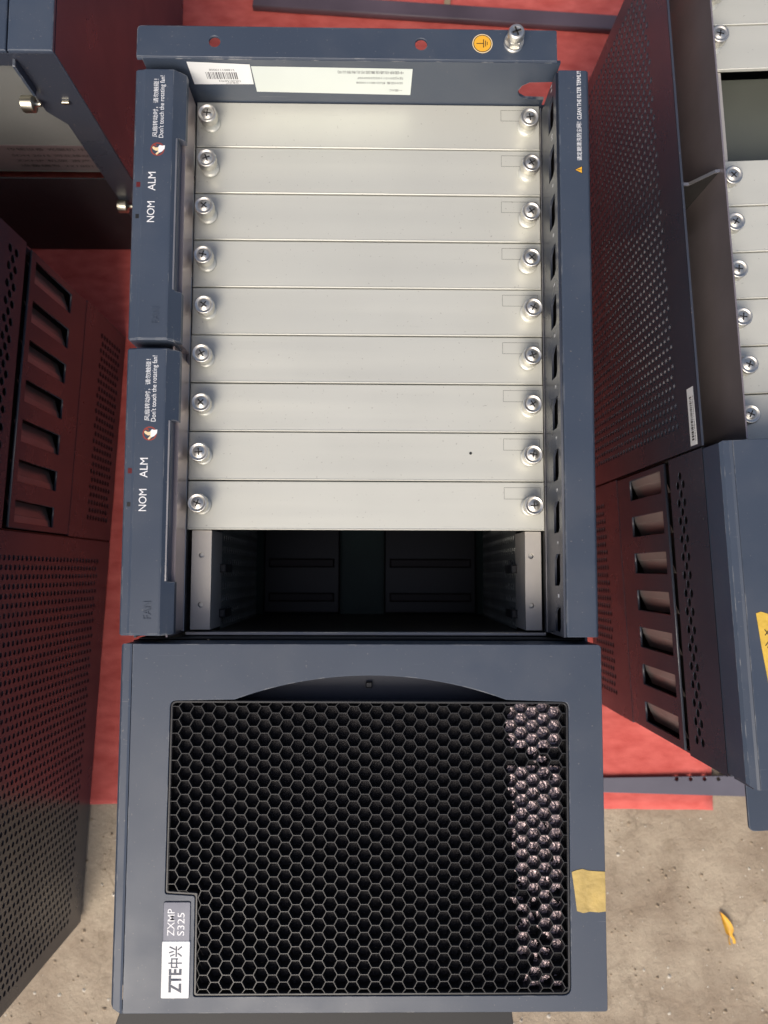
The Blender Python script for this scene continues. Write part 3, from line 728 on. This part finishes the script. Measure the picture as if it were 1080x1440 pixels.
# ------------------------------------------------------------------ chassis beside it, fans taken out, turned a little
right = thing('telecom_chassis', 'blue-grey chassis with its fans removed, perforated wall, barcode label and yellow tape on its door', 'chassis', (275.4, 100.4, 0), 2.8)
shell(right); top_end(right, False)
RROWS = [0, 1, 2, 5, 6, 7, 8, 9, 10]
cage(right, RROWS); blank_panels(right, RROWS)
door(right, False)
mb = MB(); mb.prism_z([(-110, -218), (60, -218), (60, -190), (-110, -190)], -22, -20.4); 
plate('lower_ear', [rounded([(-106.5, -218), (64, -218), (64, -190), (-106.5, -190)], [3, 3, .3, .3])], -22.0, -20.4, BLUE, right, 0.3)
pr = [(XL + 1.3, -27), (-108, -27), (-99.5, -15), (-97.3, -14.4)]      # divider between the two fan bays: web shade and edge glint set by material
mb = MB(); n = len(pr)
vs = [(x, 106.0, z - .6) for x, z in pr] + [(x, 106.0, -90) for x, z in pr]
mb.add(vs, [[i, i + 1, i + 1 + n, i + n] for i in range(n - 1)]); dv = mb.build('bay_divider', INNER, right)
mb = MB(); vs = [(x, y, z + dz) for y in (105.4, 107.0) for dz in (0, -.9) for x, z in pr]
mb.add(vs, [f for i in range(n - 1) for f in ([i, i + 1, i + 1 + 2 * n, i + 2 * n], [i + n, i + 1 + n, i + 1, i])]); mb.build('folded_edge', STEEL, dv)
fb = MB(); fb.box(XL + 1.5, -97.5, YS + 1, YT - 3, -150, -148); fb.build('fan_bay_floor', INNER, right)
mb = MB(); mb.box(-80, 76, ROWC[4] - 14, ROWC[3] + 24, -62, -60.5); mb.build('lit_slot_backing', BOARDG, right)  # pale board added to imitate the lit inside of the empty slots
lab = lambda u, v, w: (XL - w, v, u)
lb = plate('barcode_label', [[(-32.5, YS + 1.5), (-24.8, YS + 1.5), (-24.8, YS + 31), (-32.5, YS + 31)]], 0.02, 0.12, PAPER, right, 0, lab)
mb = MB(); random.seed(11); y = YS + 4
while y < YS + 26:
    w = random.choice((0.3, 0.45, 0.7, 0.9)); mb.quad((XL - .16, y, -30.2), (XL - .16, y + w, -30.2), (XL - .16, y + w, -27.6), (XL - .16, y, -27.6)); y += w + random.choice((0.3, 0.5, 0.6))
mb.build('barcode', BLKP, lb)
text('NJ21880111000815', 23, 1.1, BLKP, lb, (YS + 15, -26.2, 0.0), 0, frame=lambda a, b, c: (XL - .16, a, b))
ty = [(-104.9, -113.5), (-102.5, -112.9), (-99, -114.2), (-90, -113.6), (-80, -114.6), (-70, -114), (-70, -168), (-80, -167.2), (-99, -167.6), (-99.6, -163), (-101.6, -147), (-103.6, -129)]
t2 = tag(tape(right, ty, TAPEY), 'bright yellow masking tape with pen marks')
mb = MB()
for (xa, ya, xb, yb) in ((-101.6, -121, -100.0, -123.5), (-99.8, -121.6, -101.6, -123.8), (-101.8, -128.5, -100.2, -126.6), (-101.0, -129.5, -99.6, -128.0)):
    d = Vector((xb - xa, yb - ya)).normalized() * 0.22; n2 = (-d.y, d.x)
    mb.quad((xa + n2[0], ya + n2[1], .26), (xb + n2[0], yb + n2[1], .26), (xb - n2[0], yb - n2[1], .26), (xa - n2[0], ya - n2[1], .26))
mb.build('pen_mark', BLKP, t2)

# ------------------------------------------------------------------ chassis on the other side, turned half round
left = thing('telecom_chassis', 'chassis turned end for end, dark louvred and perforated side wall, one end on bare ground', 'chassis', (-317.6, -4, 0), 177.4)
shell(left); top_end(left, False); door(left, False)
cage(left, list(range(11))); blank_panels(left, list(range(11)))
fan_module(left, 0); fan_module(left, -137.6); filter_strip(left) if False else None

# ------------------------------------------------------------------ chassis in the far corner, only its end and side show
ul = thing('telecom_chassis', 'chassis with plain side wall, open end with knurled thumbscrews and a printed label inside', 'chassis', (-266, 470, 0), 0)
X0, X1, Y0, Y1 = -110.0, 110.0, -219.5, 220.0
mb = MB(); mb.box(X1 - 1.4, X1, Y0 + 1, Y1, ZB, -3); mb.build('side_wall', WALLP, ul)
mb = MB(); mb.box(X0, X0 + 1.4, Y0 + 1, Y1, ZB, -3); mb.build('side_wall', WALLP, ul)
mb = MB(); mb.box(X0, X1, Y1, Y1 + 1.4, ZB, -3); mb.build('end_wall', WALLP, ul)
mb = MB(); mb.box(X1 - 22, X1, Y0, Y1, -2.4, 0, 0, 0.5); bevel(mb.build('front_strip', BLUE, ul), .4)
mb = MB(); mb.box(X0, X1 - 22.6, Y0, Y1, -2.4, -0.2, 0, 0.5); bevel(mb.build('front_cover', BLUE, ul), .4)
fr = lambda u, v, w: (u, Y0 + w, v)
plate('end_frame', [[(X0, ZB), (X0 + 20, ZB), (X0 + 20, -12), (X1 - 24, -12), (X1 - 24, -50), (X1 - 17, -62), (X1 - 17, ZB), (X1 - 0.3, ZB), (X1 - 0.3, -2.6), (X0, -2.6)]], 0.2, 1.6, WALLP, ul, 0.2, fr)
mb = MB(); mb.box(X0 + 20, X1 - 3, Y0 + 8, Y0 + 9.2, -128, -12); mb.build('inner_panel', PALE, ul)
lp = MB(); lp.box(X0 + 30, X1 - 8, Y0 + 7.7, Y0 + 7.95, -126, -97); lpo = lp.build('printed_label', MAUVEP, ul)
for r_, (z, s) in enumerate(((-101, '传输设备 光端机 中心站'), (-108, 'SDH 2015 河北移动通信'), (-114, 'ZXMP 机架 资产标签'), (-120, '设备编号 2218011100'))):
    text(s, 60, 3.0, BLKP, lpo, (X1 - 40, z, 0), 0, frame=lambda a, b, c: (a, Y0 + 7.6, b))
mb = MB(); mb.box(X0 + 2, X1 - 3, Y0 + 2.2, Y0 + 3.2, ZB + 0.3, -126.2); mb.build('inner_panel', FOAMDARK, ul)  # near-black sheet standing in for deep shade inside the open end
def side_screw(x, z):
    m = MB(); m.lathe([(4.6, 0), (4.6, 5.5), (4.2, 6.2), (1.4, 6.3), (1.4, 9.5)], 0, 0, 20, 0, True, knurl=(0, 1))
    for i in range(len(m.v)): a, b, c = m.v[i]; m.v[i] = (x - 6 + c, Y0 - 3.2 + a * .9, z + b)
    return m.build('thumbscrew', BRASS, ul)
side_screw(X1 - 25, -38); side_screw(X1 - 12, -152)
m = MB(); m.box(X1 - 11.5, X1 - 7.5, Y0 - 1.4, Y0 + .1, -41.0, -39.2, 0, .3); m.build('pin', BRASS, ul)
m = MB(); m.box(X1 - 22, X1 - 20.6, Y0 - 4, Y0 + .1, -30, -6, 0, .3); m.build('hinge_lip', BLUE, ul)

# ------------------------------------------------------------------ loose things
def strip_thing(name, poly, holes, z0, z1, m, label, cat, bev=0.3):
    o = plate(name, [poly] + holes, z0 - FRONT, z1 - FRONT, m, None, bev); tag(o, label, cat); return o
strip_thing('metal_strip', [(60, -160.0), (282, -166.5), (282, -151.0), (60, -154.2)], [circ(228 + 10.5 * k, -153.6 + .05 * k, 1.5, 12) for k in range(4)], 0.6, 2.4, LAV,
            'grey punched metal strip lying across the bright edge of the red cloth', 'metal strip')
strip_thing('metal_bar', [(-99, 452), (200, 435.5), (200, 447.5), (-98, 464)], [], 0.6, 7.0, MAUVE,
            'long dark purplish bar lying on the red cloth beyond the mounting ear', 'metal bar', 0.8)
strip_thing('strap_end', [(55, 455.5), (60, 455.2), (61, 476), (56, 476)], [], 0.6, 2.0, BEIGE,
            'short beige strap end lying on the red cloth behind the purplish bar', 'strap', 0.2)

# fallen leaf: a curled blade with a stalk
mb = MB(); n = 10; A, B_ = Vector((259.5, -251.5)), Vector((268.5, -275.5)); d = (B_ - A); nrm = Vector((-d.y, d.x)).normalized(); vs = []
for i in range(n + 1):
    t = i / n; c = A + d * t; c = c + nrm * (1.2 * math.sin(t * 3.0)); w = (0.25 + 3.0 * math.sin(math.pi * min(1, t * 1.02)) ** .8) * (0.45 if 0.62 < t < 0.75 else 1.0)
    if t > .8: w = 3.4 - 1.2 * (t - .8) * 5
    for k in (-1, -.5, 0, .5, 1): vs.append((c.x + nrm.x * w * k, c.y + nrm.y * w * k, -FRONT - 3.2 + 2.2 * abs(k) ** 1.5 + 1.5 * math.sin(t * 5)))
mb.add(vs, [[i * 5 + k, i * 5 + k + 1, i * 5 + k + 6, i * 5 + k + 5] for i in range(n) for k in range(4)], 0, True)
LEAF = mat('yellow_leaf', (0.72, 0.40, 0.035, 1), 0.5, vary=(120, 0.25), bump=(300, 0.3, 0.0005))
lf = mb.build('fallen_leaf', LEAF); tag(lf, 'small curled yellow leaf fallen on the bare dusty ground', 'leaf')

# grit and crumbs on the ground
mb = MB(); random.seed(5)
for _ in range(2200):
    x = random.uniform(-330, 420); y = random.uniform(-420, -183)
    r = random.choice((0.4, 0.5, 0.6, 0.8, 1.0, 1.5)) * random.uniform(.6, 1.1); z = -FRONT - 4.0 + r * .25
    p = [(x + r * math.cos(a) * random.uniform(.7, 1.2), y + r * math.sin(a) * random.uniform(.7, 1.2), z) for a in (0, 1.05, 2.1, 3.14, 4.2, 5.2)]
    mb.add(p + [(x, y, z + r * random.uniform(.4, .9))], [[i, (i + 1) % 6, 6] for i in range(6)], random.choice((0, 0, 0, 1)))
gr = mb.build('grit', [mat('grit_tan', (0.38, 0.30, 0.21, 1), 0.9), mat('grit_pale', (0.62, 0.57, 0.48, 1), 0.8)])
tag(gr, 'fine grit scattered over the dusty ground', 'grit', 'stuff')
